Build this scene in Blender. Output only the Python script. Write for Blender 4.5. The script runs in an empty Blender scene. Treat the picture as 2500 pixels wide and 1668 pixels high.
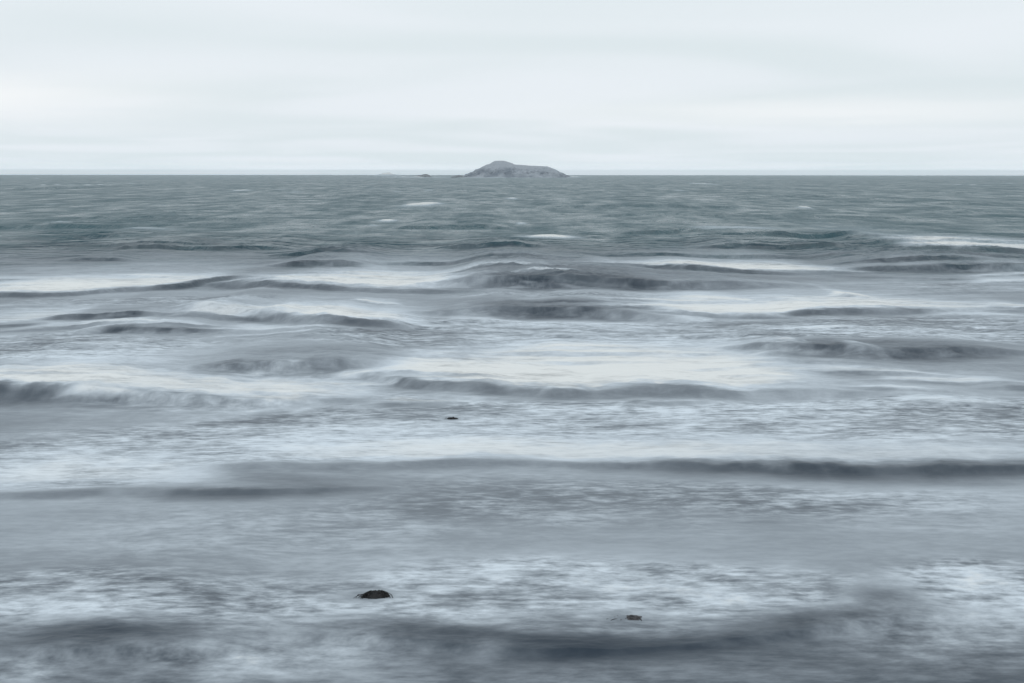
import bpy, math, random
import numpy as np
from mathutils import Vector, Matrix

SC = bpy.context.scene
COL = SC.collection

# ------------------------------------------------------------------ camera
EYE = 6.0                        # metres above the water
FPX = 3434.0                     # focal length in photograph pixels (2500 wide)
R_EARTH = 6.371e6
PITCH = math.atan((834.0 - 422.7) / FPX)
ROLL = 0.0008
cam_d = bpy.data.cameras.new('camera')
cam_d.sensor_width = 36.0
cam_d.lens = 36.0 * FPX / 2500.0
cam_d.clip_start = 0.1
cam_d.clip_end = 60000.0
cam = bpy.data.objects.new('camera', cam_d)
COL.objects.link(cam)
cam.location = (0, 0, EYE)
cam.rotation_euler = (math.pi / 2 - PITCH, 0, 0)
cam.rotation_euler = (Matrix.Rotation(math.pi / 2 - PITCH, 3, 'X') @ Matrix.Rotation(ROLL, 3, 'Z')).to_euler()
SC.camera = cam

# ------------------------------------------------------------------ sky
SUN_EL, SUN_AZ = math.radians(48), math.radians(200)
world = bpy.data.worlds.new('World')
SC.world = world
world.use_nodes = True
nt = world.node_tree
nt.nodes.clear()


def N(tree, kind, **kw):
    n = tree.nodes.new(kind)
    ins = kw.pop('ins', {})
    for k, v in kw.items():
        setattr(n, k, v)
    for k, v in ins.items():
        n.inputs[k].default_value = v
    return n


def L(tree, a, b):
    tree.links.new(a, b)


def math_node(tree, op, a, b=None, c=None, clamp=False):
    n = tree.nodes.new('ShaderNodeMath')
    n.operation = op
    n.use_clamp = clamp
    for i, v in enumerate((a, b, c)):
        if v is None:
            continue
        if isinstance(v, (int, float)):
            n.inputs[i].default_value = v
        else:
            tree.links.new(v, n.inputs[i])
    return n.outputs[0]


def map_range(tree, v, a, b, c, d, smooth=True):
    n = tree.nodes.new('ShaderNodeMapRange')
    n.interpolation_type = 'SMOOTHSTEP' if smooth else 'LINEAR'
    for i, q in enumerate((v, a, b, c, d)):
        if isinstance(q, (int, float)):
            n.inputs[i].default_value = q
        else:
            tree.links.new(q, n.inputs[i])
    return n.outputs[0]


def mix_col(tree, fac, a, b):
    n = tree.nodes.new('ShaderNodeMix')
    n.data_type = 'RGBA'
    for sock, v in ((n.inputs[0], fac), (n.inputs[6], a), (n.inputs[7], b)):
        if isinstance(v, (int, float)):
            sock.default_value = v
        elif isinstance(v, tuple):
            sock.default_value = (*v, 1)
        else:
            tree.links.new(v, sock)
    return n.outputs[2]


def build_sky():
    t = nt
    out = N(t, 'ShaderNodeOutputWorld')
    bg = N(t, 'ShaderNodeBackground')
    tc = N(t, 'ShaderNodeTexCoord')
    sep = N(t, 'ShaderNodeSeparateXYZ')
    L(t, tc.outputs['Generated'], sep.inputs[0])
    sky = N(t, 'ShaderNodeTexSky', sky_type='NISHITA', sun_disc=False)
    sky.sun_elevation = SUN_EL
    sky.sun_rotation = SUN_AZ
    sky.air_density = 1.5
    sky.dust_density = 4.0
    sc = N(t, 'ShaderNodeVectorMath', operation='SCALE')
    sc.inputs['Scale'].default_value = 0.07
    L(t, sky.outputs[0], sc.inputs[0])
    # stratus sheet seen from below: direction projected on a cloud plane
    z = math_node(t, 'ABSOLUTE', sep.outputs[2])
    zz = math_node(t, 'ADD', z, 0.035)
    comb = N(t, 'ShaderNodeCombineXYZ')
    L(t, math_node(t, 'DIVIDE', sep.outputs[0], zz), comb.inputs[0])
    L(t, math_node(t, 'DIVIDE', sep.outputs[1], zz), comb.inputs[1])
    mp = N(t, 'ShaderNodeMapping')
    mp.inputs['Scale'].default_value = (0.30, 0.27, 1)
    mp.inputs['Location'].default_value = (3.1, 0.4, 0)
    mp.inputs['Rotation'].default_value = (0, 0, 0.5)
    L(t, comb.outputs[0], mp.inputs[0])
    n1 = N(t, 'ShaderNodeTexNoise', ins={'Scale': 1.0, 'Detail': 1.6, 'Roughness': 0.45, 'Distortion': 0.8})
    L(t, mp.outputs[0], n1.inputs['Vector'])
    f = map_range(t, n1.outputs[0], 0.30, 0.72, 0.0, 1.0)
    n2 = N(t, 'ShaderNodeTexNoise', ins={'Scale': 2.3, 'Detail': 3.0, 'Roughness': 0.5})
    L(t, mp.outputs[0], n2.inputs['Vector'])
    cloud = mix_col(t, f, (0.765, 0.848, 0.886), (0.856, 0.914, 0.966))

    # brighter openings in the stratus, low over the sea
    def opening(az, el, ra, re):
        a = math_node(t, 'ARCTAN2', sep.outputs[0], sep.outputs[1])
        da = math_node(t, 'DIVIDE', math_node(t, 'SUBTRACT', a, math.radians(az)), math.radians(ra))
        wob = math_node(t, 'MULTIPLY', math_node(t, 'SUBTRACT', n2.outputs[0], 0.5), 0.9)
        de = math_node(t, 'DIVIDE', math_node(t, 'SUBTRACT', sep.outputs[2], math.radians(el)), math.radians(re))
        de = math_node(t, 'ADD', de, wob)
        r2 = math_node(t, 'ADD', math_node(t, 'MULTIPLY', da, da), math_node(t, 'MULTIPLY', de, de))
        return math_node(t, 'POWER', 2.718, math_node(t, 'MULTIPLY', r2, -2.0))
    o1 = opening(-22.0, 2.9, 11.0, 1.35)
    o2 = opening(12.0, 2.4, 14.0, 0.8)
    o = math_node(t, 'MAXIMUM', o1, math_node(t, 'MULTIPLY', o2, 0.7))
    cloud = mix_col(t, o, cloud, (0.975, 1.0, 1.02))
    # brightness added just above the horizon to offset dimming by the haze volume
    tau = math_node(t, 'DIVIDE', 0.0026, math_node(t, 'MAXIMUM', sep.outputs[2], 0.0015))
    low = math_node(t, 'MULTIPLY', math_node(t, 'SUBTRACT', math_node(t, 'POWER', 2.718, tau), 1.0), 0.42)
    low = math_node(t, 'ADD', 1.0, math_node(t, 'MINIMUM', low, 0.75))
    vs = N(t, 'ShaderNodeVectorMath', operation='SCALE')
    L(t, cloud, vs.inputs[0])
    L(t, low, vs.inputs['Scale'])
    cloud = vs.outputs[0]
    tot = mix_col(t, 0.93, sc.outputs[0], cloud)
    L(t, tot, bg.inputs['Color'])
    bg.inputs['Strength'].default_value = 1.0
    L(t, bg.outputs[0], out.inputs[0])


build_sky()

sun_d = bpy.data.lights.new('sun', 'SUN')
sun_d.energy = 0.5
sun_d.angle = math.radians(40)
sun_d.color = (1.0, 0.97, 0.93)
sun = bpy.data.objects.new('sun', sun_d)
COL.objects.link(sun)
sun.location = (0, -20, 40)
sd = Vector((math.sin(SUN_AZ) * math.cos(SUN_EL), math.cos(SUN_AZ) * math.cos(SUN_EL), math.sin(SUN_EL)))
sun.rotation_euler = (-sd).to_track_quat('-Z', 'Y').to_euler()

SC.view_settings.view_transform = 'Standard'
SC.view_settings.look = 'None'
SC.view_settings.exposure = 0.0
SC.view_settings.gamma = 1.0
SC.view_settings.use_curve_mapping = False
SC.cycles.use_denoising = True
SC.cycles.volume_bounces = 3
SC.cycles.max_bounces = 8


# ------------------------------------------------------------------ helpers
def on_water(px, py):
    """where the sight line through a photograph pixel meets mean sea level"""
    u = (px - 1250.0) / FPX
    v = (834.0 - py) / FPX
    u, v = u * math.cos(ROLL) - v * math.sin(ROLL), u * math.sin(ROLL) + v * math.cos(ROLL)
    c, s = math.cos(PITCH), math.sin(PITCH)
    dy, dz = c + v * s, v * c - s
    # mean sea level falls away with the earth's curvature
    a, b = dy * dy / (2 * R_EARTH), dz
    disc = b * b - 4 * a * EYE
    tt = (-b - math.sqrt(max(disc, 0))) / (2 * a) if abs(a) > 0 else -EYE / dz
    tt = 2 * EYE / (-b + math.sqrt(max(disc, 0)))
    return u * tt, dy * tt


def hash2(ix, iy, seed):
    h = (ix.astype(np.uint32) * np.uint32(374761393) + iy.astype(np.uint32) * np.uint32(668265263)
         + np.uint32(seed * 1442695 + 12345))
    h = (h ^ (h >> np.uint32(13))) * np.uint32(1274126177)
    h = h ^ (h >> np.uint32(16))
    return (h & np.uint32(0xffffff)).astype(np.float32) / np.float32(0x1000000)


def vnoise(x, y, seed=0):
    """smooth gradient noise, about -1 .. 1"""
    x = np.asarray(x, np.float64)
    y = np.asarray(y, np.float64)
    fx0, fy0 = np.floor(x), np.floor(y)
    ix, iy = fx0.astype(np.int64), fy0.astype(np.int64)
    fx, fy = (x - fx0).astype(np.float32), (y - fy0).astype(np.float32)
    u = fx * fx * fx * (fx * (fx * 6 - 15) + 10)
    v = fy * fy * fy * (fy * (fy * 6 - 15) + 10)

    def g(ox, oy):
        a = hash2(ix + ox, iy + oy, seed) * np.float32(2 * math.pi)
        return np.cos(a) * (fx - ox) + np.sin(a) * (fy - oy)
    a, b, c, d = g(0, 0), g(1, 0), g(0, 1), g(1, 1)
    return 1.5 * ((a * (1 - u) + b * u) * (1 - v) + (c * (1 - u) + d * u) * v)


def fbm(x, y, octaves=4, seed=0, gain=0.5):
    s, a, tot = 0, 1.0, 0
    for o in range(octaves):
        s = s + a * vnoise(x * 2 ** o + 17.3 * o, y * 2 ** o - 9.1 * o, seed + o)
        tot += a
        a *= gain
    return s / tot


def sstep(a, b, x):
    t = np.clip((x - a) / (b - a), 0, 1)
    return t * t * (3 - 2 * t)


def tag(o, label=None, cat=None, group=None, kind=None):
    if label:
        o['label'] = label
    if cat:
        o['category'] = cat
    if group:
        o['group'] = group
    if kind:
        o['kind'] = kind
    return o


def mesh_np(name, V, F, mats, smooth=True):
    """mesh object from numpy vertices and quads/triangles"""
    me = bpy.data.meshes.new(name)
    V = np.ascontiguousarray(V, np.float32)
    F = np.ascontiguousarray(F, np.int32)
    k = F.shape[1]
    me.vertices.add(len(V))
    me.vertices.foreach_set('co', V.ravel())
    me.loops.add(F.size)
    me.loops.foreach_set('vertex_index', F.ravel())
    me.polygons.add(len(F))
    me.polygons.foreach_set('loop_start', np.arange(0, F.size, k, dtype=np.int32))
    me.polygons.foreach_set('loop_total', np.full(len(F), k, np.int32))
    if smooth:
        me.polygons.foreach_set('use_smooth', np.ones(len(F), bool))
    me.update(calc_edges=True)
    for m in (mats if isinstance(mats, (list, tuple)) else [mats]):
        me.materials.append(m)
    o = bpy.data.objects.new(name, me)
    COL.objects.link(o)
    return o


def new_mat(name):
    m = bpy.data.materials.new(name)
    m.use_nodes = True
    t = m.node_tree
    t.nodes.clear()
    out = N(t, 'ShaderNodeOutputMaterial')
    b = N(t, 'ShaderNodeBsdfPrincipled')
    L(t, b.outputs[0], out.inputs[0])
    return m, t, b


# ------------------------------------------------------------------ sea material
def water_material():
    m, t, b = new_mat('sea_water')
    geo = N(t, 'ShaderNodeNewGeometry')
    pos = geo.outputs['Position']

    def attr(n):
        return N(t, 'ShaderNodeAttribute', attribute_name=n).outputs['Fac']
    foam, lace, turb, face = attr('foam'), attr('lace'), attr('turbid'), attr('face')

    def mapped(sx, sy, rot=0.0, warp=None):
        mp = N(t, 'ShaderNodeMapping')
        mp.inputs['Scale'].default_value = (sx, sy, 0.0)
        mp.inputs['Rotation'].default_value = (0, 0, rot)
        L(t, warp if warp else pos, mp.inputs[0])
        return mp.outputs[0]

    def noise(vec, scale=1.0, detail=4.0, rough=0.55, dist=0.0):
        n = N(t, 'ShaderNodeTexNoise', ins={'Scale': scale, 'Detail': detail, 'Roughness': rough, 'Distortion': dist})
        L(t, vec, n.inputs['Vector'])
        return n
    # lazy swirl of the drifting froth
    wv = noise(mapped(0.35, 0.35), 1.0, 2.0)
    ws = N(t, 'ShaderNodeVectorMath', operation='MULTIPLY_ADD')
    L(t, wv.outputs['Color'], ws.inputs[0])
    ws.inputs[1].default_value = (0.9, 0.35, 0)
    L(t, pos, ws.inputs[2])
    warped = ws.outputs[0]
    streak = noise(mapped(0.60, 1.3, 0.05, warped), 1.0, 7.0, 0.68, 0.15).outputs[0]
    streak2 = noise(mapped(2.6, 5.5, -0.06, warped), 1.0, 5.0, 0.62, 0.1).outputs[0]
    broad = noise(mapped(0.10, 0.22, 0.03), 1.0, 3.0, 0.5).outputs[0]
    # laced froth left behind the breakers
    p = math_node(t, 'ADD', math_node(t, 'MULTIPLY', streak, 0.5), math_node(t, 'MULTIPLY', streak2, 0.5))
    p = math_node(t, 'ADD', p, math_node(t, 'MULTIPLY', math_node(t, 'SUBTRACT', broad, 0.5), 0.35))
    pn = map_range(t, p, 0.36, 0.68, 0.05, 1.0)
    kk = map_range(t, lace, 0.68, 1.0, 0.17, 0.9)
    sp = N(t, 'ShaderNodeSeparateXYZ')
    L(t, pos, sp.inputs[0])
    kk = math_node(t, 'MAXIMUM', kk, map_range(t, sp.outputs[1], 17.6, 20.5, 0.72, 0.0))
    pv = math_node(t, 'ADD', math_node(t, 'MULTIPLY', kk, pn), math_node(t, 'MULTIPLY', math_node(t, 'SUBTRACT', 1.0, kk), map_range(t, broad, 0.3, 0.7, 0.56, 0.80)))
    lac = math_node(t, 'MULTIPLY', math_node(t, 'MULTIPLY', lace, pv), 0.95)
    # threads of froth drawn up the steep faces
    thr = noise(mapped(2.8, 0.8, 0.15, warped), 1.0, 5.0, 0.65).outputs[0]
    thr = math_node(t, 'MULTIPLY', map_range(t, thr, 0.42, 0.85, 0.0, 0.17), map_range(t, broad, 0.35, 0.65, 0.1, 1.0))
    spy = N(t, 'ShaderNodeSeparateXYZ')
    L(t, pos, spy.inputs[0])
    thr = math_node(t, 'MULTIPLY', thr, math_node(t, 'MULTIPLY', face, map_range(t, spy.outputs[1], 20.0, 34.0, 0.0, 1.0)))
    thr = math_node(t, 'MULTIPLY', thr, turb)
    lac = math_node(t, 'ADD', lac, thr, clamp=True)
    # churned white water
    q = math_node(t, 'ADD', math_node(t, 'MULTIPLY', streak, 0.6), math_node(t, 'MULTIPLY', streak2, 0.25))
    q = math_node(t, 'ADD', q, math_node(t, 'MULTIPLY', broad, 0.25))
    qn = map_range(t, q, 0.38, 0.68, 0.30, 1.15, False)
    den = math_node(t, 'MULTIPLY', foam, math_node(t, 'ADD', math_node(t, 'MULTIPLY', qn, math_node(t, 'SUBTRACT', 1.15, foam)), math_node(t, 'MULTIPLY', math_node(t, 'MULTIPLY', foam, 0.95), map_range(t, q, 0.38, 0.60, 0.48, 1.0))), clamp=True)
    cov = math_node(t, 'SUBTRACT', 1.0, math_node(t, 'MULTIPLY', math_node(t, 'SUBTRACT', 1.0, lac), math_node(t, 'SUBTRACT', 1.0, den)), clamp=True)

    deep = mix_col(t, broad, (0.008, 0.052, 0.068), (0.020, 0.080, 0.098))
    shal = mix_col(t, broad, (0.010, 0.019, 0.031), (0.027, 0.042, 0.061))
    wat = mix_col(t, turb, deep, shal)
    sandy = mix_col(t, map_range(t, foam, 0.5, 1.0, 0.0, 1.0), (0.72, 0.79, 0.85), (0.755, 0.762, 0.745))
    colr = mix_col(t, cov, wat, sandy)
    L(t, colr, b.inputs['Base Color'])
    b.inputs['IOR'].default_value = 1.33
    L(t, map_range(t, cov, 0.1, 0.8, math_node(t, 'SUBTRACT', 0.5, math_node(t, 'MULTIPLY', turb, 0.35)), 0.12), b.inputs['Specular IOR Level'])
    # ripples: several sizes, the larger ones give the far sea its streaks
    r1 = noise(mapped(0.9, 2.0, 0.06), 1.0, 3.0, 0.5).outputs[0]
    r2 = noise(mapped(0.13, 0.13, -0.05), 1.0, 4.0, 0.6).outputs[0]
    r3 = noise(mapped(0.20, 0.05, 0.04), 1.0, 6.0, 0.68).outputs[0]
    r4 = noise(mapped(0.05, 0.010, -0.03), 1.0, 7.0, 0.7).outputs[0]
    # wind-ruffled patches: rougher water mirrors less of the low sky
    open_sea = math_node(t, 'SUBTRACT', 1.0, turb)
    gust = math_node(t, 'ADD', math_node(t, 'MULTIPLY', r3, 0.45), math_node(t, 'ADD', math_node(t, 'MULTIPLY', r4, 0.3), math_node(t, 'MULTIPLY', r2, 0.25)))
    ruff = map_range(t, gust, 0.38, 0.62, 0.22, 0.56)
    rw = math_node(t, 'ADD', math_node(t, 'MULTIPLY', ruff, open_sea), math_node(t, 'MULTIPLY', turb, 0.42))
    rf = map_range(t, cov, 0.0, 0.6, 0.0, 1.0)
    rr = math_node(t, 'ADD', math_node(t, 'MULTIPLY', rw, math_node(t, 'SUBTRACT', 1.0, rf)), math_node(t, 'MULTIPLY', rf, 0.75))
    L(t, rr, b.inputs['Roughness'])
    h1 = math_node(t, 'MULTIPLY', r1, 0.05)
    h2 = math_node(t, 'MULTIPLY', r2, math_node(t, 'ADD', math_node(t, 'MULTIPLY', open_sea, 1.1), 0.22))
    h3 = math_node(t, 'MULTIPLY', r3, open_sea)
    h3 = math_node(t, 'MULTIPLY', h3, 3.0)
    h = math_node(t, 'ADD', h1, math_node(t, 'ADD', h2, h3))
    bp = N(t, 'ShaderNodeBump', ins={'Strength': 0.8, 'Distance': 1.0})
    L(t, h, bp.inputs['Height'])
    L(t, bp.outputs[0], b.inputs['Normal'])
    return m


WATER = water_material()

# ------------------------------------------------------------------ the sea
# Breakers and steep wave faces.  Each point: x, y of the foot of the face in the
# photograph, height of the face, height of the white water behind it, and how white.
BREAKERS = [
    ('long white breaker at the far left under the green water', [(-260, 728, 6, 20, .5), (0, 726, 9, 34, 1), (160, 727, 9, 36, 1), (266, 712, 10, 28, .9), (430, 711, 12, 24, .9), (490, 704, 14, 14, .6), (540, 696, 12, 6, .2), (600, 694, 0, 0, 0)]),
    ('white breaker with misty top left of centre, right of another breaker', [(500, 704, 0, 0, 0), (560, 706, 16, 8, .4), (690, 712, 12, 24, .9), (830, 716, 10, 36, 1), (930, 718, 9, 38, 1), (1060, 718, 8, 34, .8), (1130, 718, 6, 28, .2), (1200, 718, 0, 0, 0)]),
    ('slim white breaker right of centre over a dark line', [(1390, 666, 0, 0, 0), (1452, 664, 3, 8, .4), (1560, 664, 4, 10, .6), (1650, 668, 10, 14, .9), (1760, 672, 12, 20, 1), (1860, 672, 8, 22, 1), (1990, 671, 5, 24, .95), (2060, 670, 3, 18, .6), (2120, 670, 0, 0, 0)]),
    ('farthest white breaker, at the right edge in green water', [(2220, 626, 0, 0, 0), (2280, 626, 10, 12, .5), (2330, 627, 12, 24, .95), (2420, 627, 12, 30, 1), (2500, 627, 12, 30, 1), (2750, 627, 8, 20, .6)]),
    ('long cream breaker on the right behind streaked froth', [(1550, 766, 0, 0, 0), (1600, 768, 6, 16, .6), (1644, 778, 6, 32, .95), (1729, 780, 6, 34, 1), (1782, 776, 9, 28, 1), (1888, 782, 8, 34, 1), (1995, 774, 14, 30, .95), (2155, 768, 14, 28, .9), (2314, 766, 8, 26, .8), (2500, 768, 5, 22, .6), (2700, 768, 0, 0, 0)]),
    ('breaker with a dark streaky curling face left of centre', [(400, 778, 0, 0, 0), (480, 780, 26, 0, 0), (580, 785, 24, 10, .4), (700, 796, 22, 22, .9), (800, 804, 22, 26, 1), (930, 808, 16, 28, .85), (1020, 806, 7, 22, .4), (1100, 804, 0, 0, 0)]),
    ('small cream patch of breaking water at the left edge', [(-200, 800, 3, 20, .5), (0, 800, 6, 32, .7), (100, 796, 6, 28, .6), (180, 792, 0, 0, 0)]),
    ('churning breaker at the left edge with mottled cream foam', [(-260, 976, 30, 30, .7), (0, 978, 44, 52, .95), (120, 980, 44, 50, .9), (215, 982, 38, 50, .85), (330, 990, 40, 46, .75), (450, 995, 36, 45, .7), (600, 995, 20, 52, .65), (750, 990, 14, 46, .6), (870, 985, 8, 34, .45), (960, 980, 0, 0, 0)]),
    ('largest white breaker, broad and bright in the centre right', [(890, 925, 0, 0, 0), (940, 940, 18, 40, .8), (1010, 955, 30, 66, 1), (1117, 962, 34, 74, 1), (1250, 970, 26, 98, 1), (1383, 976, 16, 112, 1), (1479, 972, 22, 108, 1), (1622, 971, 24, 110, 1), (1755, 976, 24, 112, 1), (1888, 978, 28, 108, .95), (2000, 974, 22, 90, .7), (2100, 968, 14, 40, .25), (2220, 966, 0, 0, 0)]),
    ('wide spent breaker crossing to the right edge in front of bright lacy froth', [(430, 1150, 0, 0, 0), (520, 1155, 16, 50, .5), (700, 1150, 16, 60, .6), (930, 1150, 14, 62, .7), (1050, 1140, 24, 60, .75), (1120, 1135, 18, 60, .75), (1330, 1140, 14, 60, .75), (1480, 1150, 22, 62, .7), (1620, 1146, 16, 58, .75), (1720, 1150, 34, 56, .72), (1800, 1148, 20, 60, .72), (1900, 1158, 40, 60, .66), (1990, 1166, 48, 62, .6), (2090, 1160, 26, 62, .66), (2180, 1168, 46, 54, .55), (2290, 1158, 22, 60, .65), (2400, 1160, 40, 52, .55), (2520, 1152, 26, 56, .6), (2750, 1160, 30, 30, .3)]),
    ('low spent breaker of mottled froth at the left edge', [(-300, 1218, 8, 60, .4), (0, 1216, 12, 95, .68), (130, 1212, 16, 90, .65), (250, 1208, 16, 80, .6), (400, 1212, 16, 70, .55), (470, 1216, 22, 40, .35), (540, 1216, 26, 20, .2), (700, 1212, 24, 6, .1), (850, 1200, 14, 0, 0), (960, 1200, 0, 0, 0)]),
]
FACES = [   # dark unbroken wave faces: x, foot y, height
    [(1070, 708, 0), (1150, 712, 34), (1300, 714, 38), (1500, 710, 30), (1750, 709, 20), (1920, 706, 0)],
    [(2060, 664, 0), (2140, 664, 14), (2300, 664, 18), (2500, 662, 20), (2750, 662, 0)],
    [(1020, 770, 0), (1100, 772, 14), (1200, 776, 26), (1350, 776, 28), (1500, 780, 24), (1600, 786, 16), (1700, 786, 0)],
    [(90, 786, 0), (160, 786, 14), (300, 786, 14), (370, 786, 0)],
    [(200, 820, 0), (280, 820, 16), (400, 822, 18), (500, 822, 10), (570, 820, 0)],
    [(470, 915, 0), (540, 915, 30), (650, 918, 40), (800, 915, 34), (900, 908, 30), (950, 904, 12), (990, 902, 0)],
    [(1740, 862, 0), (1830, 862, 14), (1990, 872, 24), (2130, 878, 30), (2260, 878, 28), (2400, 872, 18), (2520, 866, 0)],
    [(-200, 1600, 20), (0, 1605, 30), (80, 1612, 60), (250, 1618, 80), (420, 1610, 64), (540, 1603, 30), (620, 1600, 0)],
    [(640, 1560, 0), (800, 1575, 45), (1000, 1590, 60), (1250, 1606, 55), (1440, 1606, 52), (1560, 1596, 30), (1700, 1588, 36), (1900, 1570, 55), (2050, 1552, 46), (2200, 1520, 40), (2320, 1508, 0)],
    [(-200, 562, 8), (0, 558, 9), (210, 558, 10), (320, 558, 0)],
    [(960, 560, 0), (1000, 560, 11), (1170, 560, 11), (1240, 560, 0)],
    [(260, 610, 0), (300, 611, 10), (500, 611, 11), (640, 608, 9), (720, 608, 0)],
    [(660, 656, 0), (720, 656, 15), (830, 655, 15), (900, 654, 0)],
    [(1080, 610, 0), (1130, 610, 12), (1260, 610, 12), (1330, 610, 0)],
    [(660, 628, 0), (720, 628, 9), (800, 626, 9), (880, 628, 0)],
    [(150, 638, 0), (190, 638, 7), (270, 638, 7), (310, 638, 0)],
    [(1520, 575, 0), (1560, 575, 7), (1680, 575, 8), (1740, 575, 0)],
    [(1720, 611, 0), (1790, 611, 12), (1950, 611, 13), (2090, 611, 0)],
    [(2080, 591, 0), (2120, 591, 8), (2190, 591, 7), (2230, 591, 0)],
    [(1320, 509, 0), (1380, 509, 5), (1600, 509, 5), (1660, 509, 0)],
    [(960, 512, 0), (1000, 512, 4), (1090, 512, 4), (1130, 512, 0)],
    [(1780, 1280, 0), (1830, 1281, 4), (1890, 1281, 4), (1930, 1281, 0)],
]
CAPS = [    # small whitecaps: centre x, y, half width, half height, how white
    (1032, 502, 38, 5, 1.0), (947, 538, 22, 2.4, .6), (1340, 581, 62, 4, .7), (1713, 449, 12, 1.6, .7),
    (1963, 510, 10, 2, .7), (1790, 561, 100, 3, .35), (230, 452, 10, 1.4, .6), (120, 452, 8, 1.2, .6),
    (590, 466, 14, 1.4, .6), (320, 448, 8, 1.2, .4), (2360, 452, 12, 1.3, .6), (1250, 486, 14, 1.6, .5),
    (350, 563, 60, 2.5, .3), (1660, 466, 10, 1.2, .4), (720, 470, 10, 1.2, .4), (2470, 448, 14, 1.2, .4),
]
PATCHES = [  # drifting lacy froth: centre x, y, half width, half height, amount
    (1900, 822, 620, 22, .8), (1450, 800, 330, 24, .5), (1450, 722, 300, 16, .5), (2250, 790, 350, 25, .45),
    (1130, 795, 260, 25, .6), (130, 850, 320, 45, .55), (1150, 700, 150, 20, .3), (1000, 830, 350, 20, .35),
    (1700, 1010, 850, 42, .75), (1250, 1045, 700, 40, .55), (2350, 1030, 420, 45, .6), (700, 1085, 420, 45, .5),
    (250, 1120, 350, 60, .5), (1200, 900, 500, 60, .3),
    (1480, 1425, 380, 46, .9), (1100, 1460, 180, 42, .75), (1750, 1450, 260, 45, .8), (2420, 1430, 160, 50, .8),
    (100, 1460, 220, 50, .6), (520, 1475, 350, 60, .3), (1500, 1230, 700, 60, .22), (500, 1330, 600, 90, .12),
    (2150, 1220, 420, 60, .15), (330, 740, 400, 14, .35), (2300, 700, 250, 18, .3),
]
MIST = [    # soft milky wash: centre x, y, half width, half height, amount
    (1480, 1420, 420, 42, .5), (1760, 1455, 240, 34, .45), (2420, 1435, 150, 45, .55), (90, 1462, 190, 42, .5), (1100, 1462, 150, 34, .4), (1350, 1500, 200, 20, .3),
    (620, 1610, 330, 45, .5), (850, 1570, 160, 40, .3), (60, 1640, 140, 35, .5), (2280, 1545, 260, 50, .42),
    (2450, 1500, 160, 60, .4), (1700, 900, 500, 50, .2), (1850, 1650, 700, 50, .05), (1180, 1590, 60, 40, .12),
    (620, 955, 300, 36, .6), (2350, 900, 300, 80, .08), (1400, 1090, 700, 40, .12),
]
SURF = [    # white water on the far reef and along the island: centre x, y, half width, depth in metres, how white, swell
    (945, 433.2, 26, 45, 1.0, 6.0), (985, 433.9, 40, 20, .9, 1.2), (1075, 434.2, 30, 20, .8, 1.0), (1215, 434.9, 70, 20, .7, 1.0),
    (1150, 434.7, 40, 20, .9, 1.0), (1335, 434.9, 50, 20, .8, 1.0), (1400, 434.3, 20, 25, 1.0, 1.8), (1020, 434.3, 26, 20, 1.0, 1.3),
]
CALM = [    # darker, clearer water
    (912, 1463, 80, 15, .6), (1530, 1508, 110, 18, .5), (1400, 1585, 420, 34, .9), (250, 1570, 240, 50, .95),
    (1000, 1560, 280, 35, .8), (2000, 1535, 200, 38, .9), (2170, 1480, 80, 35, .7), (2050, 1130, 450, 40, .7), (650, 1190, 220, 30, .5),
    (1500, 690, 420, 24, .6), (110, 955, 240, 26, .7), (730, 890, 230, 30, .5), (2150, 860, 260, 24, .7),
    (1103, 1022, 35, 8, .8), (1350, 765, 280, 16, .8),
]


def world_line(pts, ncol):
    W = []
    for p in pts:
        X, Y = on_water(p[0], p[1])
        W.append((X, Y) + tuple(p[2:]))
    W = np.array(W)
    span = W[-1, 0] - W[0, 0]
    for e, sg in ((0, -1), (-1, 1)):
        end = W[e].copy()
        ext = 0.30 * span if end[2] > 0 else 0.16 * span
        near_pt = W[1] if e == 0 else W[-2]
        if end[2] == 0:
            W[e, 2] = 0.35 * near_pt[2]
        end[0] += sg * ext
        end[2:] = 0
        W = np.vstack([end, W]) if e == 0 else np.vstack([W, end])
    # dense, rounded interpolation
    xs = np.linspace(W[0, 0], W[-1, 0], 400)
    cols = [np.interp(xs, W[:, 0], W[:, j]) for j in range(1, ncol)]
    k = np.hanning(65)
    k /= k.sum()
    sm = []
    for c in cols:
        cp = np.concatenate([np.full(32, c[0]), c, np.full(32, c[-1])])
        sm.append(np.convolve(cp, k, 'valid'))
    f = np.linspace(0, 1, 400)
    win = sstep(0, 0.10, f) * sstep(0, 0.10, 1 - f)
    return xs, [sm[0]] + [c * win for c in sm[1:]]


def px_depth(px, y0, y1):
    return on_water(px, y0)[1] - on_water(px, y1)[1]


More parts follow.
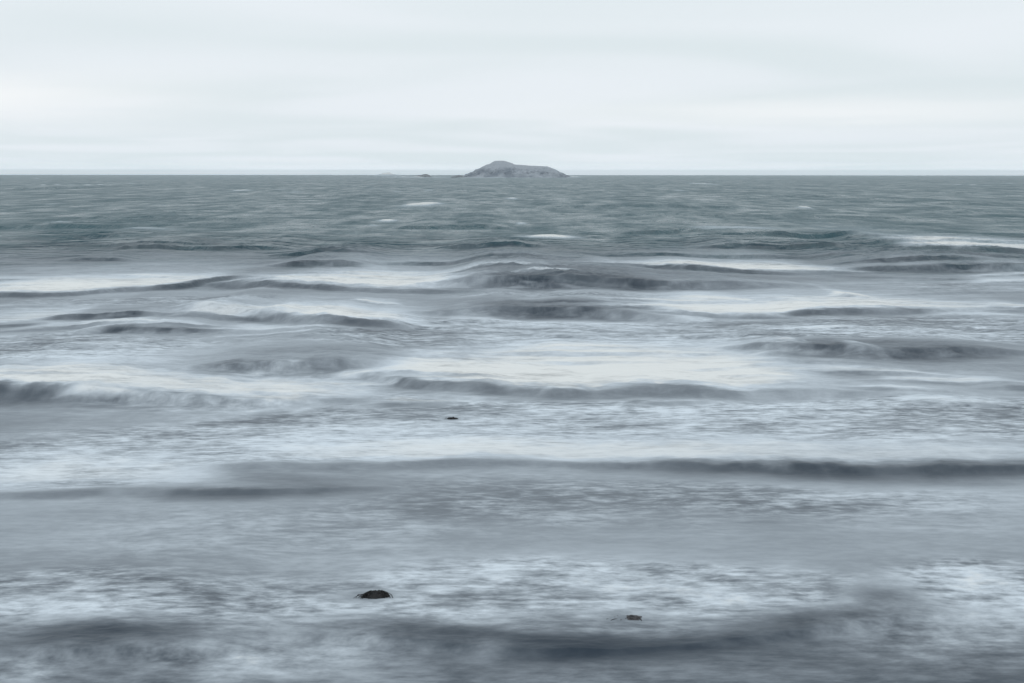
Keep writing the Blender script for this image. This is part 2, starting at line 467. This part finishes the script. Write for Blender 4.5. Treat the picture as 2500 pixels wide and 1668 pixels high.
def build_sea():
    # rows: fine near the shore, ever wider towards the horizon
    p = np.concatenate([np.arange(1335, 520, -1.3), np.arange(520, 300, -0.8), np.arange(300, 12, -0.9)])
    d = EYE * FPX / p
    near = np.linspace(5.0, d[0], 14)[:-1]
    far = np.geomspace(d[-1], 10500, 90)[1:]
    Yr = np.unique(np.concatenate([near, d, far, np.arange(1880, 2650, 8.0)]))
    uf = np.linspace(-0.46, 0.46, 1000)
    uo = 0.46 + np.geomspace(0.006, 8.0, 26)
    u = np.concatenate([-uo[::-1], uf, uo])
    Y, U = np.meshgrid(Yr, u, indexing='ij')
    X = U * Y
    nr, nc = X.shape
    D = np.hypot(X, Y)
    row_sp = np.gradient(Yr)[:, None]
    Z = np.zeros_like(X)
    foam = np.zeros_like(X)
    shed = np.zeros_like(X)
    # ragged drift of every edge
    wob = fbm(X * 0.22, Y * 0.35, 4, 11, 0.6)
    fine = fbm(X * 1.1, Y * 1.6, 4, 21, 0.6)
    streaky = fbm(X * 0.35, Y * 1.1, 4, 27, 0.65)

    def wave(xs, cols, has_foam, small=False):
        ymin, ymax = cols[0].min(), cols[0].max()
        ra = max(int(np.searchsorted(Yr, ymin - 0.15 * ymin - 1)), 0)
        rb = int(np.searchsorted(Yr, ymax * 1.3 + 2 if small else ymax * 1.9 + 6))
        R = slice(ra, rb)
        x, y, wo, fi = X[R], Y[R], wob[R], fine[R]
        ok = (x > xs[0]) & (x < xs[-1])
        Yb = np.interp(x, xs, cols[0])
        fpx = np.where(ok, np.interp(x, xs, cols[1]), 0)
        dd = np.hypot(x, Yb)
        k = dd / FPX
        slope = 0.40
        H = fpx * k / (1 + 0.7 * EYE / (slope * dd))
        sc = np.clip(dd / 40.0, 0.4, 1.5)
        ym = 0.5 * (ymin + ymax)
        H = H * np.clip(1.02 + (0.5 if ym > 28 else 0.12) * fbm(x / (0.075 * ym), y / (0.5 * ym), 3, int(ym * 37) % 991), 0.25, 1.4)
        w0 = H / slope + 0.02
        H = H * np.clip(dd / 46.0, 0.42, 1.0)
        jit = sc * (0.45 * wo + 0.24 * fi) * np.clip(w0 * 1.3, 0.4, 1) * (1.5 if ym < 32 else 1.0)
        tt = y - Yb - jit
        w = H / slope + 0.02
        Lb = 4.0 * H * dd / EYE + 1.2 + 7.0 * np.clip((26 - ym) / 8, 0, 1)
        q = np.clip(tt / w, 0, 1.6)
        rise = np.where(q < 0.85, 0.88 * (q / 0.85) ** 1.7, 0.88 + 0.12 * np.sin(np.clip((q - 0.85) / 0.5, 0, 1) * math.pi / 2))
        back = np.exp(-(np.clip(tt - 1.1 * w, 0, None) / Lb) ** 1.4)
        Z[R] += H * rise * back * (1 + 0.22 * fi)
        amt = np.clip(fpx / max(9.0, 0.75 * cols[1].max()), 0, 1) * np.clip(0.92 + 0.75 * fbm(x / (0.06 * ym), y / (0.09 * ym), 3, int(ym * 53) % 977), 0.4, 1)
        q2 = (tt + 0.5 * w0 * streaky[R]) / w0
        if has_foam:
            amt = amt * (0.85 if ym > 28 else 0.72)
        shed[R] = np.maximum(shed[R], amt * sstep(-2.6 + 1.2 * fi, 0.75, q2 + 0.6 * wo) * (1 - sstep(0.85, 2.3, q2 + 0.7 * fi)))
        spill = w * np.clip(1.6 * fbm(x / (0.045 * ym), y / (0.12 * ym), 3, int(ym * 71) % 967), -0.15, 0.75) * np.clip(ym / 40.0, 0.55, 1)
        if has_foam:
            fp = np.where(ok, np.interp(x, xs, cols[2]), 0)
            I = np.where(ok, np.interp(x, xs, cols[3]), 0)
            dep = 1.15 * fp * k * dd / EYE / 0.75 + 1e-4
            ss = (tt - 0.80 * w + spill) / dep
            e = np.clip(0.22 + 0.25 * (1 - I) + 0.15 * fi, 0.05, 0.5)
            f = I * sstep(-0.03, e, ss) * (1 - sstep(0.35 + 0.3 * fi, 1.35 + 0.4 * wo, ss))
            veil = 0.42 * I * sstep(-0.1, 0.9, ss) * np.exp(-(np.clip(ss - 0.6, 0, None) / (1.5 + 0.8 * wo + 0.4 * fi)) ** 2)
            f = np.where(fp > 0.5, f, 0)
            foam[R] = 1 - (1 - foam[R]) * (1 - np.where(fp > 0.5, veil, 0))
            foam[R] = 1 - (1 - foam[R]) * (1 - f)
            body = np.zeros(X.shape, np.float32)
            body[R] = np.where(ok & (ss > 0) & (f > 0.22), f, 0)
            return body
        return None

    bodies = []
    for i, (lab, pts) in enumerate(BREAKERS):
        xs, cols = world_line(pts, 5)
        bodies.append(wave(xs, cols, True))
    shed_b = shed.copy()
    shed[:] = 0
    rng = random.Random(5)
    swells = []
    for i in range(34):     # unbroken swells running in from the open sea
        cy = rng.uniform(462, 655)
        cx = rng.uniform(-100, 2600)
        hw = rng.uniform(70, 260) * (0.5 + (cy - 430) / 220)
        hp = rng.uniform(3.0, 7.5) * (0.35 + (cy - 430) / 220)
        dy = rng.uniform(-3, 3)
        swells.append([(cx - hw, cy - dy, 0), (cx - 0.4 * hw, cy, hp), (cx + 0.4 * hw, cy, hp * rng.uniform(.6, 1)), (cx + hw, cy + dy, 0)])
    for pts in FACES + swells:
        xs, cols = world_line(pts, 3)
        wave(xs, cols, False)
    # the many lesser crests between the big ones, some with a thread of white
    for i in range(80):
        cy = rng.uniform(668, 1010)
        cx = rng.uniform(-150, 2650)
        hw = rng.uniform(60, 260)
        hp = rng.uniform(3, 8) * (0.5 + (cy - 600) / 400)
        dy = rng.uniform(-7, 7)
        wp = rng.choice((0, 0, 5, 8, 12)) * (0.6 + (cy - 600) / 400)
        iw = rng.uniform(.3, .75)
        pts = [(cx - hw, cy - dy, 0, 0, 0), (cx - 0.4 * hw, cy - 0.3 * dy, hp, wp, iw), (cx + 0.4 * hw, cy + 0.3 * dy, hp * rng.uniform(.5, 1), wp * rng.uniform(.5, 1), iw), (cx + hw, cy + dy, 0, 0, 0)]
        xs, cols = world_line(pts, 5)
        keep_s = shed.copy()
        wave(xs, cols, wp > 0, True)
        shed = np.maximum(keep_s, 0.65 * shed)
    shed *= np.clip(0.93 + 0.85 * streaky + 0.45 * fine, 0.12, 1)
    foam *= 1 - 0.8 * shed
    shed = np.maximum(shed, shed_b)

    def blob(cx, cy, rx, ry, rag=0.55, pw=1.3):
        x0, y0 = on_water(cx, cy)
        RX = rx * math.hypot(x0, y0) / FPX
        RY = abs(px_depth(cx, cy - ry, cy + ry)) / 2
        R = slice(int(np.searchsorted(Yr, y0 - 3.2 * RY)), int(np.searchsorted(Yr, y0 + 3.2 * RY)) + 1)
        a = (X[R] - x0) / RX + 0.35 * rag * fine[R]
        b = (Y[R] - y0) / RY + rag * (wob[R] * 1.1 + 0.6 * fine[R])
        return R, np.exp(-((a * a + b * b) ** pw) * 0.8)

    caps = list(CAPS)
    rc = random.Random(12)
    for i in range(20):
        cy = 436 + 130 * rc.random() ** 1.6
        sz = 0.25 + (cy - 430) / 110
        caps.append((rc.uniform(0, 2500), cy, rc.uniform(8, 22) * sz, rc.uniform(0.7, 1.4) * sz + 0.3, rc.uniform(.15, .45)))
    for c in caps:
        R, f = blob(*c[:4], rag=0.2)
        f = np.clip(1.7 * c[4] * f, 0, 1)
        foam[R] = 1 - (1 - foam[R]) * (1 - f)
        Z[R] += 0.35 * f * np.clip(Y[R] / 250, 0, 1)
    for c in MIST:
        R, f = blob(*c[:4], rag=0.9 if c[1] > 500 else 0.15, pw=1.0)
        f = f * np.clip(0.62 + 1.3 * fbm(X[R] * 1.1 + 3, Y[R] * 1.2, 6, 83, 0.68), 0.02, 1.7)
        foam[R] = 1 - (1 - foam[R]) * (1 - np.clip(c[4] * 1.25 * f, 0, 1))
    lace = (0.36 + 0.31 * sstep(16.8, 18.6, Y + 1.3 * wob + 0.5 * fine) * (1 - 0.25 * sstep(26, 34, Y))) * (1 - sstep(75, 120, Y + 20 * wob)) + 0.14 * fbm(X * .12, Y * .2, 3, 31) * (Y < 90)
    for c in PATCHES:
        R, f = blob(*c[:4])
        lace[R] += c[4] * f
    for c in CALM:
        R, f = blob(*c[:4], rag=0.5)
        lace[R] *= 1 - c[4] * f
    lace = np.clip(lace * (1 - (0.80 + 0.16 * sstep(19, 23, Y)) * shed), 0, 1)
    turb = 1 - sstep(68, 150, Y + 35 * wob + 0.12 * X)

    # open-sea swell and chop, only where the grid can carry it
    chop = np.zeros_like(X)
    for lam, amp, sd in ((2.2, .014, 1), (4.0, .028, 2), (7.5, .08, 3), (14., .15, 4), (26., .25, 5)):
        keep = np.clip((lam / row_sp - 4.0) / 6.0, 0, 1) * np.clip((Y - 45) / 130, 0.03, 1.0)
        chop += keep * amp * vnoise(X / (lam * 0.9) + 0.15 * Y / lam + 0.5 * wob, Y / lam, 40 + sd)
    Z = Z + chop
    # reef splash beside the far skerry, swash along the island
    R = slice(int(np.searchsorted(Yr, 1500)), int(np.searchsorted(Yr, 3000)))
    for cx, cy, rx, ry, am, hh in SURF:
        x0, y0 = on_water(cx, cy)
        rr = ((X[R] - x0) / (rx * y0 / FPX)) ** 2 + ((Y[R] - y0) / ry) ** 2
        g = np.exp(-rr * 0.8) * (1 + 0.5 * vnoise(X[R] * 0.12, Y[R] * 0.05, 61))
        Z[R] += hh * g
        foam[R] = 1 - (1 - foam[R]) * (1 - np.clip(am * g, 0, 1))
    Z = Z - Y * Y / (2 * R_EARTH) - (X * X / (2 * R_EARTH))

    V = np.stack([X, Y, Z], -1).reshape(-1, 3)
    idx = np.arange(nr * nc).reshape(nr, nc)
    F = np.stack([idx[:-1, :-1], idx[:-1, 1:], idx[1:, 1:], idx[1:, :-1]], -1).reshape(-1, 4)
    attrs = {'face': shed.ravel(), 'foam': foam.ravel(), 'lace': lace.ravel(), 'turbid': turb.ravel()}
    # smooth normals of the whole surface, shared by its pieces
    dXu = np.gradient(X, axis=1); dYu = np.gradient(Y, axis=1); dZu = np.gradient(Z, axis=1)
    dXv = np.gradient(X, axis=0); dYv = np.gradient(Y, axis=0); dZv = np.gradient(Z, axis=0)
    nx = dYu * dZv - dZu * dYv
    ny = dZu * dXv - dXu * dZv
    nz = dXu * dYv - dYu * dXv
    nn = np.stack([nx, ny, nz], -1)
    nn /= np.linalg.norm(nn, axis=-1, keepdims=True)
    nn = nn.reshape(-1, 3).astype(np.float32)

    B = np.stack(bodies)
    owner = np.where(B.max(0) > 0, B.argmax(0) + 1, 0)
    fo = owner[:-1, :-1].ravel()

    def piece(name, faces):
        used, inv = np.unique(faces, return_inverse=True)
        o = mesh_np(name, V[used], inv.reshape(faces.shape), WATER)
        me = o.data
        for k, v in attrs.items():
            a = me.attributes.new(k, 'FLOAT', 'POINT')
            a.data.foreach_set('value', np.ascontiguousarray(v[used], np.float32))
        me.normals_split_custom_set_from_vertices(nn[used])
        return o
    sea = piece('sea', F[fo == 0])
    tag(sea, 'grey-green sea with smooth blurred waves and drifting froth', kind='structure')
    for i, (lab, pts) in enumerate(BREAKERS):
        sel = fo == i + 1
        if sel.sum() < 20:
            continue
        o = piece('breaking_wave', F[sel])
        o.parent = sea
        o['label'] = lab
    xg, yg = Yr, u

    def height(x, y):
        r = int(np.searchsorted(Yr, y))
        c = int(np.searchsorted(u, x / y))
        return float(Z[min(r, nr - 1), min(c, nc - 1)])
    return sea, height


sea, sea_height = build_sea()


# ------------------------------------------------------------------ islands
def rock_material(name, dark, pale, grass, gz, scale):
    m, t, b = new_mat(name)
    tc = N(t, 'ShaderNodeTexCoord')
    geo = N(t, 'ShaderNodeNewGeometry')
    sep = N(t, 'ShaderNodeSeparateXYZ')
    L(t, tc.outputs['Object'], sep.inputs[0])

    def noise(s, det, ro, dist=0.0):
        n = N(t, 'ShaderNodeTexNoise', ins={'Scale': s, 'Detail': det, 'Roughness': ro, 'Distortion': dist})
        L(t, tc.outputs['Object'], n.inputs['Vector'])
        return n.outputs[0]
    n1 = noise(scale, 6, .6, .4)
    n2 = noise(scale * 3.7, 5, .6)
    c = mix_col(t, map_range(t, n1, .38, .66, 0, 1), dark, pale)
    c = mix_col(t, math_node(t, 'MULTIPLY', n2, 0.3), c, tuple(0.55 * q for q in dark))
    if grass:
        g = map_range(t, math_node(t, 'ADD', sep.outputs[2], math_node(t, 'MULTIPLY', math_node(t, 'SUBTRACT', n1, .5), gz * 1.2)), gz * 0.8, gz * 1.25, 0, 1)
        c = mix_col(t, g, c, grass)
    L(t, c, b.inputs['Base Color'])
    b.inputs['Roughness'].default_value = 0.85
    bp = N(t, 'ShaderNodeBump', ins={'Strength': 0.6, 'Distance': 0.6 / scale * 0.2})
    L(t, n2, bp.inputs['Height'])
    L(t, bp.outputs[0], b.inputs['Normal'])
    return m


ISLAND_ROCK = rock_material('island_rock', (0.115, 0.14, 0.18), (0.35, 0.385, 0.43), (0.27, 0.295, 0.335), 11.0, 0.055)  # part of the distance haze is put into these pale rock colours
SKERRY_ROCK = rock_material('skerry_rock', (0.09, 0.105, 0.12), (0.17, 0.18, 0.19), None, 1, 0.2)

ISL_PX, ISL_PY = 1250.0, 434.4


def island_mesh(name, profile, py, depth_ratio, seed, mat, top_z=None, front=0.5, res=(150, 70), crag=1.0):
    """hill whose skyline follows the surveyed profile (photograph x, y pairs)"""
    cx = 0.5 * (profile[0][0] + profile[-1][0])
    x0, y0 = on_water(cx, py)
    dist = math.hypot(x0, y0)
    k = dist / FPX
    px = np.array([q[0] for q in profile], float)
    hz = np.maximum(np.array([(py - q[1]) for q in profile]), 0) * k
    lx = (px - cx) * k
    half = lx[-1]
    nx, ny = res
    gx = np.linspace(lx[0], lx[-1], nx)
    P = np.interp(gx, lx, hz)
    Hm = hz.max()
    # the deeper the hill, the further back it runs
    env = np.sqrt(np.clip(1 - (gx / half) ** 2, 0, 1))
    D = depth_ratio * half * (0.25 + 0.75 * env) + 0.5
    v = np.linspace(-1, 1, ny)
    XX = np.repeat(gx[:, None], ny, 1)
    VV = np.repeat(v[None], nx, 0)
    YY = VV * D[:, None]
    s = 1 - np.abs(VV)
    frontside = VV < 0
    # a steep lower cliff and a gentler upper slope towards the viewer
    shp = np.where(frontside, np.where(s < 0.32, (s / 0.32) ** 0.75 * front, front + (1 - front) * np.sin((s - 0.32) / 0.68 * math.pi / 2) ** 0.9),
                   np.sin(s * math.pi / 2) ** 0.7)
    Z = P[:, None] * shp
    q = 0.13 / max(Hm / 24, 0.15)
    n = fbm(XX * q * 0.8, YY * q, 5, seed, 0.6)
    ridge = 1 - np.abs(fbm(XX * q * 0.55 + 3, YY * q * 0.35, 4, seed + 9, 0.55)) * 2
    low = np.clip(1.25 - Z / (Hm * 0.75), 0.0, 1)
    amp = 0.10 * Hm * crag * low * np.clip(P[:, None] / (0.3 * Hm), 0.0, 1) * sstep(0, .12, s)
    Z = Z + amp * (0.9 * n + 0.5 * (ridge - 0.6)) * (s < 0.93)
    YY = YY - (frontside * 0.12 * D[:, None] * (n + 0.6 * ridge) * sstep(0.0, 0.2, s) * low)
    Z = np.where(s <= 0.001, -1.2, np.maximum(Z, -1.2))
    V = np.stack([XX, YY, Z], -1).reshape(-1, 3)
    idx = np.arange(nx * ny).reshape(nx, ny)
    F = np.stack([idx[:-1, :-1], idx[1:, :-1], idx[1:, 1:], idx[:-1, 1:]], -1).reshape(-1, 4)
    base = (x0, y0 + D.max(), -(x0 ** 2 + y0 ** 2) / (2 * R_EARTH))
    return V, F, base, Hm


main_profile = [(1092, 434.4), (1104, 433.2), (1118, 432.6), (1126, 432), (1131, 430), (1135, 426), (1141, 424.6), (1146, 421.5), (1154, 419.5), (1159, 414.5), (1164, 412.8),
                (1170, 411), (1176, 407), (1182, 404.6), (1187, 401.8), (1195, 400), (1201, 396), (1207, 393), (1214, 392.4), (1229, 392.4),
                (1236, 394), (1243, 396.2), (1250, 398.5), (1256, 401.6), (1272, 402.6), (1290, 404.3), (1310, 405.2), (1326, 406.2), (1338, 406.6),
                (1344, 408.4), (1352, 412.5), (1362, 417), (1371, 421.4), (1379, 424.2), (1386, 427.6), (1394, 430.2), (1402, 431.6), (1412, 432.4), (1424, 433.4), (1430, 434.4)]
V, F, base, Hm = island_mesh('island', main_profile, 434.4, 0.55, 3, ISLAND_ROCK, res=(260, 110))
root = bpy.data.objects.new('rocky_island', None)
COL.objects.link(root)
root.location = base
tag(root, 'large grey rocky island with a humped top and flat shoulder on the horizon', 'island')
zc = V[F].mean(1)[:, 2]
nrm = np.cross(V[F[:, 1]] - V[F[:, 0]], V[F[:, 3]] - V[F[:, 0]])
nrm /= np.linalg.norm(nrm, axis=1, keepdims=True) + 1e-9
cap = zc > 12.0 + 3.0 * fbm(V[F].mean(1)[:, 0] * 0.08, V[F].mean(1)[:, 1] * 0.08, 3, 77)
for nm, sel in (('cliff', ~cap), ('grassy_top', cap)):
    used, inv = np.unique(F[sel], return_inverse=True)
    o = mesh_np(nm, V[used], inv.reshape(-1, 4), ISLAND_ROCK)
    o.parent = root


def small_island(name, label, cat, prof, py, seed, ratio=0.6):
    V, F, base, Hm = island_mesh(name, prof, py, ratio, seed, SKERRY_ROCK, res=(70, 34), crag=1.2)
    o = mesh_np(name, V, F, SKERRY_ROCK)
    o.location = base
    tag(o, label, cat)
    return o


small_island('skerry', 'small dark skerry standing alone left of the big island', 'islet',
             [(1008, 433.8), (1013, 431.6), (1017, 429.4), (1022, 428), (1028, 427.4), (1033, 425.8), (1038, 425.0), (1042, 425.4), (1046, 427.4), (1051, 430.6), (1056, 433.8)], 433.8, 15)
small_island('rock_outcrop', 'low dark rock touching the left foot of the big island', 'rock',
             [(1099, 434.2), (1104, 431.4), (1110, 429.8), (1116, 428.4), (1121, 427.0), (1125, 428.6), (1130, 431), (1136, 434.2)], 434.5, 23)


# ------------------------------------------------------------------ rocks in the surf
def wet_material(name, a, c2, rough):
    m, t, b = new_mat(name)
    tc = N(t, 'ShaderNodeTexCoord')
    n = N(t, 'ShaderNodeTexNoise', ins={'Scale': 14.0, 'Detail': 5.0, 'Roughness': 0.6})
    L(t, tc.outputs['Object'], n.inputs['Vector'])
    L(t, mix_col(t, map_range(t, n.outputs[0], .35, .65, 0, 1), a, c2), b.inputs['Base Color'])
    b.inputs['Roughness'].default_value = rough
    b.inputs['Specular IOR Level'].default_value = 0.25
    bp = N(t, 'ShaderNodeBump', ins={'Strength': 0.5, 'Distance': 0.02})
    L(t, n.outputs[0], bp.inputs['Height'])
    L(t, bp.outputs[0], b.inputs['Normal'])
    return m


WET_ROCK = wet_material('wet_rock', (0.006, 0.007, 0.009), (0.013, 0.012, 0.013), 0.55)
BROWN_ROCK = wet_material('brown_rock', (0.022, 0.023, 0.027), (0.058, 0.055, 0.058), 0.5)
WEED = wet_material('seaweed', (0.005, 0.006, 0.007), (0.011, 0.010, 0.010), 0.5)


def surf_rock(label, cx, cy, wpx, hpx, seed, fronds, prof, lift=0.0, mat=None):
    x0, y0 = on_water(cx, cy)
    dist = math.hypot(x0, y0)
    k = dist / FPX
    W, H = wpx * k / 2, hpx * k
    z0 = sea_height(x0, y0)
    rng = random.Random(seed)
    root = bpy.data.objects.new('surf_rock', None)
    COL.objects.link(root)
    root.location = (x0, y0, z0 + lift)
    tag(root, label, 'rock', 'rocks awash in the surf')
    nu, nv = 56, 22
    a = np.linspace(0, 2 * math.pi, nu, endpoint=False)
    r = np.linspace(0, 1, nv)
    RR, AA = np.meshgrid(r, a, indexing='ij')
    XX = RR * np.cos(AA)
    YY = RR * np.sin(AA)
    px = np.array([q[0] for q in prof])
    pz = np.array([q[1] for q in prof])
    top = np.interp(XX, px, pz)
    n = fbm(XX * 2.6 + seed, YY * 2.6, 4, seed, 0.6)
    Z = H * (top * (1 - (YY / np.maximum(np.sqrt(np.clip(1.0001 - XX ** 2, 0, 1)), .02)) ** 2).clip(0, 1) ** 0.6 + 0.28 * n * (1 - RR ** 4)) - 0.06 * RR ** 6
    # uneven footprint, broken ledges
    out_n = 1 + 0.42 * fbm(np.cos(AA) * 1.7 + seed, np.sin(AA) * 1.7, 4, seed + 5, 0.65) * RR
    Z = Z + H * 0.55 * fbm(XX * 5.5 + seed, YY * 4.0, 4, seed + 31, 0.65) * (1 - RR ** 6)
    V = np.stack([XX * W * out_n, YY * W * 0.55 * out_n, Z], -1).reshape(-1, 3)
    idx = np.arange(nu * nv).reshape(nv, nu)
    nxt = np.roll(idx, -1, 1)
    F = np.stack([idx[:-1], idx[1:], nxt[1:], nxt[:-1]], -1).reshape(-1, 4)
    o = mesh_np('rock', V, F, mat or WET_ROCK)
    o.parent = root

    def top_at(x):
        return H * float(np.interp(x / W, px, pz))
    # straps of weed hanging off the crown towards the sea
    for i in range(fronds):
        xs = rng.uniform(-0.75, 0.75) * W
        side = 1 if xs > 0 else -1
        reach = rng.uniform(0.15, 0.42) * W * side
        ys = rng.uniform(-0.2, 0.15) * W
        ye = ys - rng.uniform(0.15, 0.5) * W
        z1 = top_at(xs) * rng.uniform(0.85, 1.12) + 0.004
        wd = rng.uniform(0.006, 0.014)
        pts = []
        for j in range(7):
            f = j / 6
            pts.append(Vector((xs + reach * f + rng.uniform(-.008, .008), ys + (ye - ys) * f,
                               z1 + 0.018 * math.sin(f * 3.1) - (z1 + 0.004) * f ** 1.5)))
        vs, fs = [], []
        for j, q in enumerate(pts):
            tw = rng.uniform(-.6, .6)
            ww = wd * (1 - 0.75 * j / 6)
            off = Vector((math.cos(tw) * ww, 0.2 * ww, math.sin(tw) * ww))
            vs += [q - off, q + Vector((0, -0.003, 0.005)), q + off]
            if j:
                b0 = 3 * (j - 1)
                fs += [(b0, b0 + 1, b0 + 4, b0 + 3), (b0 + 1, b0 + 2, b0 + 5, b0 + 4)]
        w = mesh_np('seaweed', np.array([tuple(q) for q in vs]), np.array(fs), WEED)
        w.parent = root
    return root


surf_rock('black weed-draped rock breaking the surface, largest of the surf rocks', 913, 1467, 92, 14, 4, 30,
          [(-1, -.05), (-.75, .1), (-.5, .3), (-.25, .7), (0, .95), (.2, .85), (.4, 1.0), (.62, .7), (.82, .25), (1, -.1)])
surf_rock('dark brown rock half washed over by froth in the foreground', 1530, 1516, 124, 9, 8, 6,
          [(-1, -.2), (-.7, .2), (-.4, .35), (-.2, .1), (.05, .6), (.35, .8), (.55, .55), (.7, .0), (.85, .2), (1, -.2)], lift=-0.022, mat=BROWN_ROCK)
surf_rock('tiny black rock tip poking through the white lacy froth', 1104, 1024, 34, 5, 12, 5,
          [(-1, .2), (-.5, .8), (-.1, .6), (.2, 1.0), (.4, .6), (.8, .55), (1, .1)])

# ------------------------------------------------------------------ the air
hz = bpy.data.materials.new('sea_air')
hz.use_nodes = True
t = hz.node_tree
t.nodes.clear()
out = N(t, 'ShaderNodeOutputMaterial')
pv = N(t, 'ShaderNodeVolumePrincipled')
pv.inputs['Color'].default_value = (0.90, 0.96, 1.0, 1)
pv.inputs['Density'].default_value = 0.00013
pv.inputs['Anisotropy'].default_value = 0.3
L(t, pv.outputs[0], out.inputs['Volume'])
x1, y0_, y1, z0_, z1 = 90000.0, -300.0, 10800.0, -700.0, 26.5
Vb = np.array([(-x1, y0_, z0_), (x1, y0_, z0_), (x1, y1, z0_), (-x1, y1, z0_), (-x1, y0_, z1), (x1, y0_, z1), (x1, y1, z1), (-x1, y1, z1)])
Fb = np.array([(0, 3, 2, 1), (4, 5, 6, 7), (0, 1, 5, 4), (1, 2, 6, 5), (2, 3, 7, 6), (3, 0, 4, 7)])
haze = mesh_np('haze', Vb, Fb, hz, smooth=False)
tag(haze, 'thin pale sea haze', kind='stuff')
